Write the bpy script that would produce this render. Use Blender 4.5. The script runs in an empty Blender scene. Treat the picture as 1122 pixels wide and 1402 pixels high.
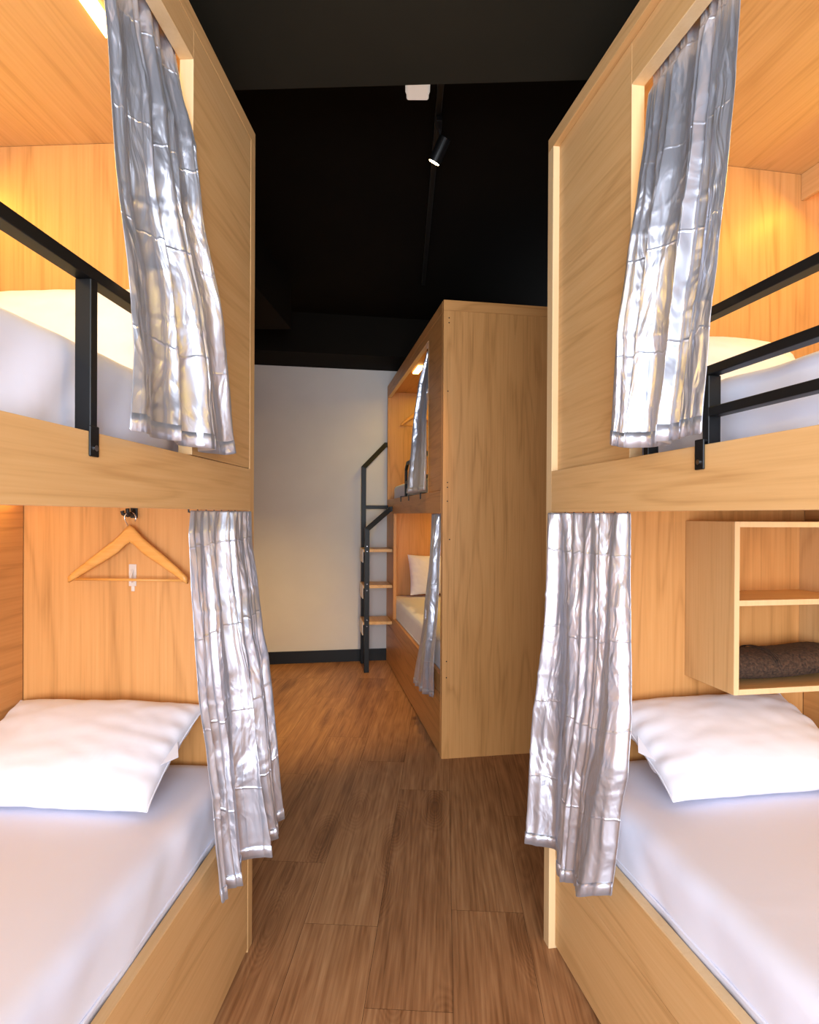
import bpy, bmesh, math, random
from mathutils import Vector, Matrix, noise
random.seed(7)
C = bpy.context.scene.collection
sc = bpy.context.scene
PI = math.pi

def lin(r, g, b):
    f = lambda c: (c/255/12.92) if c/255 <= .04045 else ((c/255+.055)/1.055)**2.4
    return (f(r), f(g), f(b), 1)

# ------------------------------------------------------------------ materials
def new_mat(name):
    m = bpy.data.materials.new(name); m.use_nodes = True
    nt = m.node_tree
    return m, nt, nt.nodes['Principled BSDF'], nt.nodes, nt.links

def plain(name, col, rough=.5, metal=0., spec=.5):
    m, nt, p, N, L = new_mat(name)
    p.inputs['Base Color'].default_value = col
    p.inputs['Roughness'].default_value = rough
    p.inputs['Metallic'].default_value = metal
    p.inputs['Specular IOR Level'].default_value = spec
    return m

def ramp(N, stops):
    r = N.new('ShaderNodeValToRGB'); e = r.color_ramp.elements
    e[0].position, e[0].color = stops[0]; e[1].position, e[1].color = stops[-1]
    for pos, col in stops[1:-1]:
        k = e.new(pos); k.color = col
    return r

def wood(name, axis, dark, mid, light, rough=.42, scale=1., seed=0., contrast=1.):
    """straight-grained laminate; axis = grain direction in object space"""
    m, nt, p, N, L = new_mat(name)
    tc = N.new('ShaderNodeTexCoord')
    mp = N.new('ShaderNodeMapping'); L.new(tc.outputs['Object'], mp.inputs[0])
    s = {'x': (.9, 9, 9), 'y': (9, .9, 9), 'z': (9, 9, .9)}[axis]
    mp.inputs['Scale'].default_value = tuple(v*scale for v in s)
    mp.inputs['Location'].default_value = (seed*3.1, seed*1.7, seed*2.3)
    # broad cathedral figure
    n0 = N.new('ShaderNodeTexNoise'); n0.inputs['Scale'].default_value = .55; n0.inputs['Detail'].default_value = 2
    n0.inputs['Distortion'].default_value = .35
    L.new(mp.outputs[0], n0.inputs['Vector'])
    mul = N.new('ShaderNodeMath'); mul.operation = 'MULTIPLY'; mul.inputs[1].default_value = 13
    L.new(n0.outputs['Fac'], mul.inputs[0])
    sn = N.new('ShaderNodeMath'); sn.operation = 'PINGPONG'; sn.inputs[1].default_value = 1
    L.new(mul.outputs[0], sn.inputs[0])
    # fine fibres
    mp2 = N.new('ShaderNodeMapping'); L.new(tc.outputs['Object'], mp2.inputs[0])
    s2 = {'x': (3, 110, 110), 'y': (110, 3, 110), 'z': (110, 110, 3)}[axis]
    mp2.inputs['Scale'].default_value = s2
    n1 = N.new('ShaderNodeTexNoise'); n1.inputs['Scale'].default_value = 1; n1.inputs['Detail'].default_value = 4
    L.new(mp2.outputs[0], n1.inputs['Vector'])
    mp3 = N.new('ShaderNodeMapping'); L.new(tc.outputs['Object'], mp3.inputs[0])
    s3 = {'x': (.5, 22, 22), 'y': (22, .5, 22), 'z': (22, 22, .5)}[axis]
    mp3.inputs['Scale'].default_value = s3; mp3.inputs['Location'].default_value = (seed, seed, seed)
    n2 = N.new('ShaderNodeTexNoise'); n2.inputs['Scale'].default_value = 1; n2.inputs['Detail'].default_value = 3
    L.new(mp3.outputs[0], n2.inputs['Vector'])
    def addmul(a, k, b):
        q = N.new('ShaderNodeMath'); q.operation = 'MULTIPLY_ADD'
        L.new(a, q.inputs[0]); q.inputs[1].default_value = k
        if b is None: q.inputs[2].default_value = 0
        else: L.new(b, q.inputs[2])
        return q.outputs[0]
    ln = N.new('ShaderNodeMapRange'); ln.inputs['From Max'].default_value = .35; ln.inputs['To Min'].default_value = 0; ln.inputs['To Max'].default_value = 1
    L.new(sn.outputs[0], ln.inputs['Value'])
    v = addmul(ln.outputs[0], .12*contrast, None)
    v = addmul(n1.outputs['Fac'], .42*contrast, v)
    v = addmul(n2.outputs['Fac'], .20*contrast, v)
    sh = N.new('ShaderNodeMath'); sh.operation = 'SUBTRACT'; L.new(v, sh.inputs[0]); sh.inputs[1].default_value = .41*contrast-.5
    r = ramp(N, [(.22, dark), (.5, mid), (.8, light)])
    L.new(sh.outputs[0], r.inputs[0]); L.new(r.outputs[0], p.inputs['Base Color'])
    p.inputs['Roughness'].default_value = rough
    p.inputs['Specular IOR Level'].default_value = .35
    b = N.new('ShaderNodeBump'); b.inputs['Strength'].default_value = .06; b.inputs['Distance'].default_value = .002
    L.new(n1.outputs['Fac'], b.inputs['Height']); L.new(b.outputs[0], p.inputs['Normal'])
    return m

WD, WM, WL = lin(182, 138, 86), lin(211, 169, 115), lin(224, 187, 136)
M = {}
M['wood_x'] = wood('maple_along', 'x', WD, WM, WL)
M['wood_z'] = wood('maple_upright', 'z', WD, WM, WL, seed=2)
M['wood_y'] = wood('maple_across', 'y', WD, WM, WL, seed=4)
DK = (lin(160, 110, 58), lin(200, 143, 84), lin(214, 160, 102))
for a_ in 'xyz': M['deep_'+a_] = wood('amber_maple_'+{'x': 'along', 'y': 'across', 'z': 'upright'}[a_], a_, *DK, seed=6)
M['edge'] = wood('maple_edge_band', 'z', lin(208, 172, 124), lin(222, 190, 144), lin(232, 204, 162), seed=1, contrast=.6)
M['hanger'] = wood('hanger_wood', 'y', lin(190, 125, 55), lin(214, 150, 76), lin(230, 172, 100), rough=.3, seed=3)
M['black'] = plain('black_powder_coat', lin(14, 15, 17), .42, 0., .3)
M['blackplastic'] = plain('black_plastic', lin(15, 15, 16), .5)
M['chrome'] = plain('chrome', lin(200, 200, 205), .15, 1.)
M['baseboard'] = plain('black_skirting', lin(13, 13, 15), .45, 0., .3)
M['clear'] = plain('clear_plastic', lin(235, 225, 215), .15)
M['clear'].node_tree.nodes['Principled BSDF'].inputs['Alpha'].default_value = .55
M['whiteplastic'] = plain('white_plastic', lin(238, 228, 222), .45)
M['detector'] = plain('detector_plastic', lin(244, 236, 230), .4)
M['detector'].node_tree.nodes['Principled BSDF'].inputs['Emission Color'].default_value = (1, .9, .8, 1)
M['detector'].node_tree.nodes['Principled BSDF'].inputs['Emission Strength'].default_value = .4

def noisy(name, c1, c2, scale, rough, bump=.05, dist=.003):
    m, nt, p, N, L = new_mat(name)
    tc = N.new('ShaderNodeTexCoord')
    n = N.new('ShaderNodeTexNoise'); n.inputs['Scale'].default_value = scale; n.inputs['Detail'].default_value = 5
    L.new(tc.outputs['Object'], n.inputs['Vector'])
    r = ramp(N, [(.3, c1), (.7, c2)]); L.new(n.outputs['Fac'], r.inputs[0]); L.new(r.outputs[0], p.inputs['Base Color'])
    b = N.new('ShaderNodeBump'); b.inputs['Strength'].default_value = bump; b.inputs['Distance'].default_value = dist
    L.new(n.outputs['Fac'], b.inputs['Height']); L.new(b.outputs[0], p.inputs['Normal'])
    p.inputs['Roughness'].default_value = rough
    return m
M['wall'] = noisy('painted_wall', lin(212, 208, 205), lin(218, 214, 210), 3, .8)
M['ceil'] = noisy('black_ceiling_paint', lin(17, 14, 10), lin(21, 17, 12), 2, .9)
M['soffit'] = noisy('dark_soffit_paint', lin(40, 38, 31), lin(45, 42, 34), 2, .85)
M['beam'] = noisy('dark_beam_paint', lin(20, 17, 13), lin(24, 20, 15), 2, .85)
for k_ in ('ceil', 'soffit', 'beam'): M[k_].node_tree.nodes['Principled BSDF'].inputs['Specular IOR Level'].default_value = .08
M['towel'] = noisy('brown_terry_cloth', lin(34, 22, 15), lin(84, 62, 46), 120, .95, 1., .006)

def cloth(name, col, warm=False):
    m, nt, p, N, L = new_mat(name)
    tc = N.new('ShaderNodeTexCoord')
    p.inputs['Base Color'].default_value = col
    p.inputs['Roughness'].default_value = .85
    p.inputs['Sheen Weight'].default_value = .15
    n = N.new('ShaderNodeTexNoise'); n.inputs['Scale'].default_value = 5; n.inputs['Detail'].default_value = 3
    n.inputs['Distortion'].default_value = .8
    L.new(tc.outputs['Object'], n.inputs['Vector'])
    w = N.new('ShaderNodeTexNoise'); w.inputs['Scale'].default_value = 600
    L.new(tc.outputs['Object'], w.inputs['Vector'])
    b = N.new('ShaderNodeBump'); b.inputs['Strength'].default_value = .10; b.inputs['Distance'].default_value = .02
    L.new(n.outputs['Fac'], b.inputs['Height'])
    b2 = N.new('ShaderNodeBump'); b2.inputs['Strength'].default_value = .05; b2.inputs['Distance'].default_value = .001
    L.new(w.outputs['Fac'], b2.inputs['Height']); L.new(b.outputs[0], b2.inputs['Normal'])
    L.new(b2.outputs[0], p.inputs['Normal'])
    return m
M['sheet'] = cloth('white_cotton_sheet', lin(221, 224, 242))
M['pillowcase'] = cloth('white_pillowcase', lin(226, 226, 236))

def satin():
    m, nt, p, N, L = new_mat('silver_satin')
    uv = N.new('ShaderNodeUVMap'); uv.uv_map = 'UVMap'
    p.inputs['Base Color'].default_value = lin(198, 202, 216)
    p.inputs['Metallic'].default_value = .75
    p.inputs['Roughness'].default_value = .33
    p.inputs['Anisotropic'].default_value = .3
    p.inputs['Sheen Weight'].default_value = .1
    # crumple: stretched voronoi ridges + noise, in cloth metres
    mp = N.new('ShaderNodeMapping'); mp.inputs['Scale'].default_value = (3.4, 2.2, 1); L.new(uv.outputs[0], mp.inputs[0])
    nz = N.new('ShaderNodeTexNoise'); nz.inputs['Scale'].default_value = 1.6; nz.inputs['Detail'].default_value = 3
    nz.inputs['Distortion'].default_value = 1.2
    L.new(mp.outputs[0], nz.inputs['Vector'])
    mx = N.new('ShaderNodeMixRGB'); mx.blend_type = 'LINEAR_LIGHT'; mx.inputs[0].default_value = .22
    L.new(mp.outputs[0], mx.inputs[1]); L.new(nz.outputs['Color'], mx.inputs[2])
    vo = N.new('ShaderNodeTexVoronoi'); vo.feature = 'DISTANCE_TO_EDGE'; vo.inputs['Scale'].default_value = 1
    L.new(mx.outputs[0], vo.inputs['Vector'])
    cr = N.new('ShaderNodeMapRange'); cr.inputs['From Max'].default_value = .06; cr.inputs['To Min'].default_value = 1; cr.inputs['To Max'].default_value = 0
    L.new(vo.outputs['Distance'], cr.inputs['Value'])
    # folded-in-the-packet creases: horizontal and vertical lines
    sx = N.new('ShaderNodeSeparateXYZ'); L.new(uv.outputs[0], sx.inputs[0])
    def lines(sock, period, width):
        a = N.new('ShaderNodeMath'); a.operation = 'PINGPONG'; a.inputs[1].default_value = period/2
        L.new(sock, a.inputs[0])
        r = N.new('ShaderNodeMapRange'); r.inputs['From Max'].default_value = width*.7; r.inputs['To Min'].default_value = 1; r.inputs['To Max'].default_value = 0
        L.new(a.outputs[0], r.inputs['Value']); return r.outputs[0]
    wob = N.new('ShaderNodeMath'); wob.operation = 'MULTIPLY_ADD'; wob.inputs[1].default_value = .05
    L.new(nz.outputs['Fac'], wob.inputs[0]); L.new(sx.outputs['Y'], wob.inputs[2])
    l1 = lines(wob.outputs[0], .245, .006)
    l2 = lines(sx.outputs['X'], .31, .005)
    def bump(h, st, d, nrm=None):
        b = N.new('ShaderNodeBump'); b.inputs['Strength'].default_value = st; b.inputs['Distance'].default_value = d
        L.new(h, b.inputs['Height'])
        if nrm: L.new(nrm, b.inputs['Normal'])
        return b.outputs[0]
    big = N.new('ShaderNodeTexNoise'); big.inputs['Scale'].default_value = 2.6; big.inputs['Detail'].default_value = 2.5; big.inputs['Distortion'].default_value = .9
    L.new(mp.outputs[0], big.inputs['Vector'])
    nn = bump(big.outputs['Fac'], .5, .03)
    nn = bump(cr.outputs[0], .25, .004, nn)
    nn = bump(l1, .4, .003, nn)
    nn = bump(l2, .2, .002, nn)
    L.new(nn, p.inputs['Normal'])
    return m
M['satin'] = satin()

def emit(name, col, s):
    m, nt, p, N, L = new_mat(name)
    p.inputs['Base Color'].default_value = col
    p.inputs['Emission Color'].default_value = col
    p.inputs['Emission Strength'].default_value = s
    return m
M['led'] = emit('warm_led', (1, .62, .22, 1), 9)
M['lens'] = emit('spot_lens', (1, .72, .38, 1), 60)

def floor_mat():
    m, nt, p, N, L = new_mat('walnut_vinyl_planks')
    uv = N.new('ShaderNodeUVMap'); uv.uv_map = 'UVMap'
    at = N.new('ShaderNodeAttribute'); at.attribute_name = 'plank'
    sep = N.new('ShaderNodeSeparateXYZ'); L.new(at.outputs['Vector'], sep.inputs[0])
    off = N.new('ShaderNodeVectorMath'); off.operation = 'MULTIPLY_ADD'
    L.new(at.outputs['Vector'], off.inputs[0]); off.inputs[1].default_value = (37, 53, 0)
    L.new(uv.outputs[0], off.inputs[2])
    def mapped(s):
        q = N.new('ShaderNodeMapping'); q.inputs['Scale'].default_value = s; L.new(off.outputs[0], q.inputs[0]); return q.outputs[0]
    # knots: sparse voronoi cells, rings round them
    vo = N.new('ShaderNodeTexVoronoi'); vo.inputs['Scale'].default_value = 1
    L.new(mapped((1.35, 4.4, 1)), vo.inputs['Vector'])
    kn = N.new('ShaderNodeMapRange'); kn.inputs['From Max'].default_value = .42; kn.inputs['To Min'].default_value = 1; kn.inputs['To Max'].default_value = 0
    kn.interpolation_type = 'SMOOTHERSTEP'
    L.new(vo.outputs['Distance'], kn.inputs['Value'])
    big = N.new('ShaderNodeTexNoise'); big.inputs['Scale'].default_value = 1; big.inputs['Detail'].default_value = 2; big.inputs['Distortion'].default_value = .3
    L.new(mapped((1.1, 6, 1)), big.inputs['Vector'])
    ph = N.new('ShaderNodeMath'); ph.operation = 'MULTIPLY_ADD'; ph.inputs[1].default_value = 1.0
    L.new(kn.outputs[0], ph.inputs[0]); L.new(big.outputs['Fac'], ph.inputs[2])
    rg = N.new('ShaderNodeMath'); rg.operation = 'MULTIPLY'; rg.inputs[1].default_value = 15; L.new(ph.outputs[0], rg.inputs[0])
    ring = N.new('ShaderNodeMath'); ring.operation = 'PINGPONG'; ring.inputs[1].default_value = 1; L.new(rg.outputs[0], ring.inputs[0])
    f1 = N.new('ShaderNodeTexNoise'); f1.inputs['Scale'].default_value = 1; f1.inputs['Detail'].default_value = 5
    L.new(mapped((3.5, 95, 1)), f1.inputs['Vector'])
    f2 = N.new('ShaderNodeTexNoise'); f2.inputs['Scale'].default_value = 1; f2.inputs['Detail'].default_value = 3
    L.new(mapped((1.0, 17, 1)), f2.inputs['Vector'])
    def ma(a, k, b=None, c=0):
        q = N.new('ShaderNodeMath'); q.operation = 'MULTIPLY_ADD'; L.new(a, q.inputs[0]); q.inputs[1].default_value = k
        if b is None: q.inputs[2].default_value = c
        else: L.new(b, q.inputs[2])
        return q.outputs[0]
    v = ma(ring.outputs[0], .08, None, -.17)
    v = ma(f1.outputs['Fac'], .62, v)
    v = ma(f2.outputs['Fac'], .45, v)
    v = ma(sep.outputs['X'], .13, v)
    v = ma(kn.outputs[0], -.17, v)
    r = ramp(N, [(.0, lin(76, 46, 26)), (.28, lin(132, 88, 54)), (.46, lin(166, 118, 78)), (.64, lin(190, 142, 98)), (.9, lin(214, 174, 130))])
    L.new(v, r.inputs[0]); L.new(r.outputs[0], p.inputs['Base Color'])
    p.inputs['Roughness'].default_value = .42
    p.inputs['Specular IOR Level'].default_value = .4
    b = N.new('ShaderNodeBump'); b.inputs['Strength'].default_value = .25; b.inputs['Distance'].default_value = .002
    L.new(f1.outputs['Fac'], b.inputs['Height']); L.new(b.outputs[0], p.inputs['Normal'])
    return m
M['floor'] = floor_mat()
M['gap'] = plain('plank_gap', lin(60, 42, 30), .8)

# ------------------------------------------------------------------ helpers
def link(name, bm, mat, parent=None, smooth=False, bevel=0.):
    me = bpy.data.meshes.new(name)
    bmesh.ops.recalc_face_normals(bm, faces=bm.faces)
    bm.to_mesh(me); bm.free()
    if smooth:
        for q in me.polygons: q.use_smooth = True
    me.materials.append(M[mat] if isinstance(mat, str) else mat)
    o = bpy.data.objects.new(name, me); C.objects.link(o)
    if parent: o.parent = parent
    if bevel:
        b = o.modifiers.new('bevel', 'BEVEL'); b.width = bevel; b.segments = 2; b.limit_method = 'ANGLE'
    return o

def add_box(bm, x0, x1, y0, y1, z0, z1):
    x0, x1 = sorted((x0, x1)); y0, y1 = sorted((y0, y1)); z0, z1 = sorted((z0, z1))
    vs = [bm.verts.new((x, y, z)) for x in (x0, x1) for y in (y0, y1) for z in (z0, z1)]
    for f in ((0,1,3,2),(4,6,7,5),(0,4,5,1),(2,3,7,6),(0,2,6,4),(1,5,7,3)):
        bm.faces.new([vs[i] for i in f])

def box(name, mat, parent, *rng, bevel=.0015):
    bm = bmesh.new()
    rs = rng if isinstance(rng[0], (tuple, list)) else [rng]
    for r in rs: add_box(bm, *r)
    return link(name, bm, mat, parent, bevel=bevel)

def add_sweep(bm, pts, w, h, up=Vector((0, 0, 1)), side=None):
    """square tube along a polyline with mitred corners; side = fixed width direction"""
    pts = [Vector(p) for p in pts]; rings = []
    for i, p in enumerate(pts):
        d0 = (pts[i]-pts[i-1]).normalized() if i else (pts[1]-pts[0]).normalized()
        d1 = (pts[i+1]-pts[i]).normalized() if i < len(pts)-1 else d0
        t = (d0+d1).normalized()
        a = Vector(side).normalized()
        n = t.cross(a).normalized()
        k = 1/max(.3, math.cos(d0.angle(d1)/2)) if 0 < i < len(pts)-1 else 1
        rings.append([bm.verts.new(p + a*w/2*sx + n*h/2*k*sy) for sx, sy in ((-1,-1),(1,-1),(1,1),(-1,1))])
    for r0, r1 in zip(rings, rings[1:]):
        for j in range(4): bm.faces.new((r0[j], r0[(j+1) % 4], r1[(j+1) % 4], r1[j]))
    bm.faces.new(rings[0]); bm.faces.new(rings[-1])

def add_tube(bm, pts, r, n=12, caps=True):
    pts = [Vector(p) for p in pts]; rings = []; a = None
    for i, p in enumerate(pts):
        t = (pts[min(i+1, len(pts)-1)] - pts[max(i-1, 0)]).normalized()
        if a is None: a = t.orthogonal().normalized()
        else: a = (a - t*a.dot(t)).normalized()
        b = t.cross(a); rr = r[i] if isinstance(r, (list, tuple)) else r
        rings.append([bm.verts.new(p + (a*math.cos(2*PI*k/n) + b*math.sin(2*PI*k/n))*rr) for k in range(n)])
    for r0, r1 in zip(rings, rings[1:]):
        for j in range(n): bm.faces.new((r0[j], r0[(j+1) % n], r1[(j+1) % n], r1[j]))
    if caps: bm.faces.new(rings[0]); bm.faces.new(rings[-1])

def thing(name, label, cat, loc=(0, 0, 0), rotz=0, group=None):
    o = bpy.data.objects.new(name, None); C.objects.link(o); o.empty_display_size = .1
    o.location = loc; o.rotation_euler = (0, 0, rotz); tag(o, label, cat, group); return o
def tag(o, label, cat, group=None):
    o['label'] = label; o['category'] = cat
    if group: o['group'] = group
    return o
def struct(o): o['kind'] = 'structure'; return o

# ------------------------------------------------------------------ camera
cam = bpy.data.cameras.new('camera'); co = bpy.data.objects.new('camera', cam); C.objects.link(co)
cam.lens = 817.758*36/1402; cam.sensor_width = 36; cam.shift_y = 6.65/1402; cam.clip_start = .02
co.matrix_world = Matrix.Translation((0, 0, 1.5)) @ Matrix.Rotation(PI/2-.0034, 4, 'X') @ Matrix.Rotation(.0053, 4, 'Z')
sc.camera = co

# ------------------------------------------------------------------ unit frames: u along the bed, v into the bed
class Frame:
    def __init__(s, loc, ang, sv): s.loc, s.ang, s.sv = Vector((*loc, 0)), ang, sv
    def w(s, u, v, z):
        y = v*s.sv; c, n = math.cos(s.ang), math.sin(s.ang)
        return Vector((s.loc.x + u*c - y*n, s.loc.y + u*n + y*c, z))
# local +x = u.  left/right pods: u runs toward the camera
aL, aR = .0588, -.173
FL = Frame((-.5427, 2.0813), -PI/2 - aL, -1)
FR = Frame((.4819, 2.1067), -PI/2 - aR, +1)
FF = Frame((.2024, 3.663), PI/2 - aR, -1)

# ------------------------------------------------------------------ room shell
H1, H2 = 3.35, 3.0
def poly_prism(name, mat, pts, z0, z1):
    bm = bmesh.new()
    lo = [bm.verts.new((x, y, z0)) for x, y in pts]; hi = [bm.verts.new((x, y, z1)) for x, y in pts]
    bm.faces.new(lo); bm.faces.new(hi); n = len(pts)
    for i in range(n): bm.faces.new((lo[i], lo[(i+1) % n], hi[(i+1) % n], hi[i]))
    return struct(link(name, bm, mat))
# back wall runs through FF u=2.55
bw = lambda v, e=0: FF.w(2.55+e, v, 0)
nL = FL.w; left_x = lambda u: FL.w(u, 1.12, 0)
BL, BR = bw(-2.2), bw(1.4)
BL2, BR2 = bw(-2.2, .12), bw(1.4, .12)
XL, XR, YN = -2.0, 2.35, -2.6
poly_prism('wall_back', 'wall', [(BL.x, BL.y), (BR.x, BR.y), (BR2.x, BR2.y), (BL2.x, BL2.y)], 0, H1)
poly_prism('wall_left', 'wall', [(XL-.1, YN), (XL, YN), (XL, 6.2), (XL-.1, 6.2)], 0, H1)
poly_prism('wall_right', 'wall', [(XR, YN), (XR+.1, YN), (XR+.1, 6.8), (XR, 6.8)], 0, H1)
poly_prism('ceiling', 'ceil', [(XL-.1, YN), (XR+.1, YN), (XR+.1, 6.9), (XL-.1, 6.9)], H1, H1+.1)
# rear wall, with a tall assumed window, unseen behind the camera, added for daylight
bm = bmesh.new()
add_box(bm, XL, -1.5, YN-.12, YN, 0, H1); add_box(bm, 1.5, XR, YN-.12, YN, 0, H1)
add_box(bm, -1.5, 1.5, YN-.12, YN, 2.75, H1); add_box(bm, -1.5, 1.5, YN-.12, YN, 0, .25)
struct(link('wall_rear', bm, 'wall'))
wf = struct(box('assumed_window_1', 'baseboard', None, (-1.5, 1.5, YN-.09, YN-.04, .25, .31), (-1.5, 1.5, YN-.09, YN-.04, 2.69, 2.75),
    (-1.5, -1.44, YN-.09, YN-.04, .31, 2.69), (1.44, 1.5, YN-.09, YN-.04, .31, 2.69), (-.03, .03, YN-.09, YN-.04, .31, 2.69)))  # frame of the assumed window, out of view
# dropped soffit over the near part of the room, its far edge square to the left pods
s0, s1 = Vector((-.592, 2.118)), Vector((.643, 2.059)); dd = (s1-s0)/(s1.x-s0.x)
pa = s0 + dd*(XL-s0.x); pb = s0 + dd*(XR-s0.x)
poly_prism('trim_1', 'soffit', [(XL, YN), (XR, YN), (pb.x, pb.y), (pa.x, pa.y)], H2, H1)
# beam against the back wall, and the downstand at left
b0, b1, b2, b3 = bw(-2.2, -.001), bw(1.4, -.001), bw(1.4, -.56), bw(-2.2, -.56)
poly_prism('trim_2', 'beam', [(b0.x, b0.y), (b1.x, b1.y), (b2.x, b2.y), (b3.x, b3.y)], 2.985, H1)
poly_prism('trim_3', 'beam', [(XL, 2.25), (-1.115, 2.25), (-.957, 4.80), (XL, 4.83)], 2.985, H1)
# baseboard on the back wall
k0, k1, k2, k3 = bw(-2.2, -.002), bw(.0, -.002), bw(.0, -.02), bw(-2.2, -.02)
poly_prism('baseboard_back', 'baseboard', [(k0.x, k0.y), (k1.x, k1.y), (k2.x, k2.y), (k3.x, k3.y)], 0, .12)

# floor: individual planks in one mesh, parallel to the left pods
def make_floor():
    bm = bmesh.new(); uvl = bm.loops.layers.uv.new('UVMap'); cl = bm.loops.layers.float_color.new('plank')
    th = -aL; c, s = math.cos(th), math.sin(th)
    W = .27; off = -.236
    fixed = {0: 3.25, -1: 2.16, -2: 2.54, 1: 2.27, 2: 3.0, -3: 3.4}
    g = .0006
    for row in range(-9, 11):
        st = fixed.get(row, random.uniform(1, 3)); Lp = 1.45
        y = st - Lp*4
        while y < 7.4:
            a0, a1 = off+row*W, off+(row+1)*W
            seed = (random.random(), random.random(), random.random(), 1)
            L0, L1 = y, y+Lp
            q = [(a0+g, L0+g), (a1-g, L0+g), (a1-g, L1-g), (a0+g, L1-g)]
            vs = [bm.verts.new((a*c - b*s + 0, a*s + b*c, 0)) for a, b in q]
            f = bm.faces.new(vs)
            for l, (a, b) in zip(f.loops, q):
                l[uvl].uv = (b-L0, a-a0); l[cl] = seed
            y += Lp
    o = link('floor', bm, 'floor')
    bm = bmesh.new(); add_box(bm, XL-.1, XR+.1, YN, 6.9, -.06, -.0015)
    o2 = link('underlay', bm, 'gap', o)
    for p in o.data.polygons: pass
    return struct(o)
make_floor()

# ------------------------------------------------------------------ sleeping pods
def mkbox(F, root):
    def f(name, mat, *rng, parent=None, bevel=.0015):
        rs = rng if isinstance(rng[0], (tuple, list)) else [rng]
        bm = bmesh.new()
        for (u0, u1, v0, v1, z0, z1) in rs: add_box(bm, u0, u1, v0*F.sv, v1*F.sv, z0, z1)
        return link(name, bm, mat, parent or root, bevel=bevel)
    return f
ZT, ZP0, ZP1, ZB = 2.82, 1.512, 1.655, .495
GP = 'two-storey wooden sleeping pods'

def pod_common(F, root, length, depth_up, depth_lo, proud, zo):
    """shared carcass of the two near pods; u=0 is the far end"""
    b = mkbox(F, root)
    pv = proud
    b('end_post', 'wood_z' if proud < .01 else 'edge', 0, .045, 0, .06, 0, ZT-.045)
    b('end_panel', 'wood_z', 0, .03, .0605, depth_up+.03, 0, ZT-.045)
    b('top_board', 'wood_x', 0, length, 0, depth_up+.03, ZT-.045, ZT)
    b('front_panel', 'wood_x', .0455, .51, pv, pv+.03, ZP1, ZT-.0455)
    b('header_panel', 'wood_x', .5105, length, pv, pv+.03, zo, ZT-.0455)
    # light edging round the opening
    b('opening_trim', 'edge', (.510, .513, pv-.0015, pv+.036, ZP1, zo), (.513, length, pv-.0015, pv+.036, zo-.003, zo))
    b('middle_rail', 'wood_x', .047, length, -.001, .029, ZP0, ZP1-.002)
    b('bed_deck', 'wood_x', .05, length, .0295, depth_up, ZP0+.03, ZP0+.05)
    b('headboard', 'deep_z', (.031, .049, .0605, depth_up, ZP0+.05, ZT-.046), (.031, .049, .0605, depth_lo, .03, ZP0+.03))
    b('back_panel', 'deep_x', (.05, length, depth_up, depth_up+.02, ZP0, ZT-.046), (.05, length, depth_lo, depth_lo+.02, .03, ZP0+.03))
    b('near_post', 'edge', length-.045, length, .03, .09, 0, ZT-.046)
    b('curtain_rail', 'black', .1, .98, pv+.055, pv+.067, ZT-.075, ZT-.06); b('curtain_rail', 'black', .05, .62, .034, .046, ZP0+.012, ZP0+.026)
    return b

# ---- left pod
rootL = thing('sleeping_pod', 'left two-storey light wood sleeping pod with wooden hanger below and one black bar above', 'bunk bed', (*FL.loc.xy, 0), FL.ang, GP)
bL = pod_common(FL, rootL, 2.35, 1.08, .80, 0.0012, 2.694)
bL('base_rail', 'wood_x', .047, 2.35, 0, .028, .372, ZB)
bL('base_panel', 'wood_x', .047, 2.35, .001, .028, .012, .369)
bL('base_deck', 'wood_x', .05, 2.35, .029, .80, .44, .458)
# ---- right pod
rootR = thing('sleeping_pod', 'right two-storey light wood sleeping pod with cubby and towel below and three black bars above', 'bunk bed', (*FR.loc.xy, 0), FR.ang, GP)
bR = pod_common(FR, rootR, 2.35, 1.06, 1.0, .022, 2.66)
bR('base_rail', 'wood_x', .047, 2.35, .022, .05, .322, ZB-.006)
bR('base_lip', 'edge', .047, 2.35, .022, .05, ZB-.0055, ZB-.001)
bR('base_panel', 'wood_x', .047, 2.35, .023, .05, .012, .319)
bR('base_deck', 'wood_x', .05, 2.35, .051, 1.0, .44, .458)
bR('valance', 'wood_x', .05, 2.3, .975, .99, 2.676, ZT-.046)
bL('valance', 'wood_x', .05, 2.3, 1.02, 1.035, 2.676, ZT-.046)

def led(b, F, root, u0, u1, v, z, w=.014):
    return b('led_strip', 'led', u0, u1, v-w/2, v+w/2, z-.006, z, bevel=0)
led(bL, FL, rootL, .10, 2.2, 1.058, 2.765)
bL('ceiling_light', 'led', .50, 1.30, .205, .245, ZT-.0535, ZT-.0455, bevel=0)
led(bL, FL, rootL, .10, 2.2, .77, ZP0+.028)
led(bR, FR, rootR, .10, 2.2, 1.03, 2.765)
led(bR, FR, rootR, .40, 2.2, .97, ZP0+.028)

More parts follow.
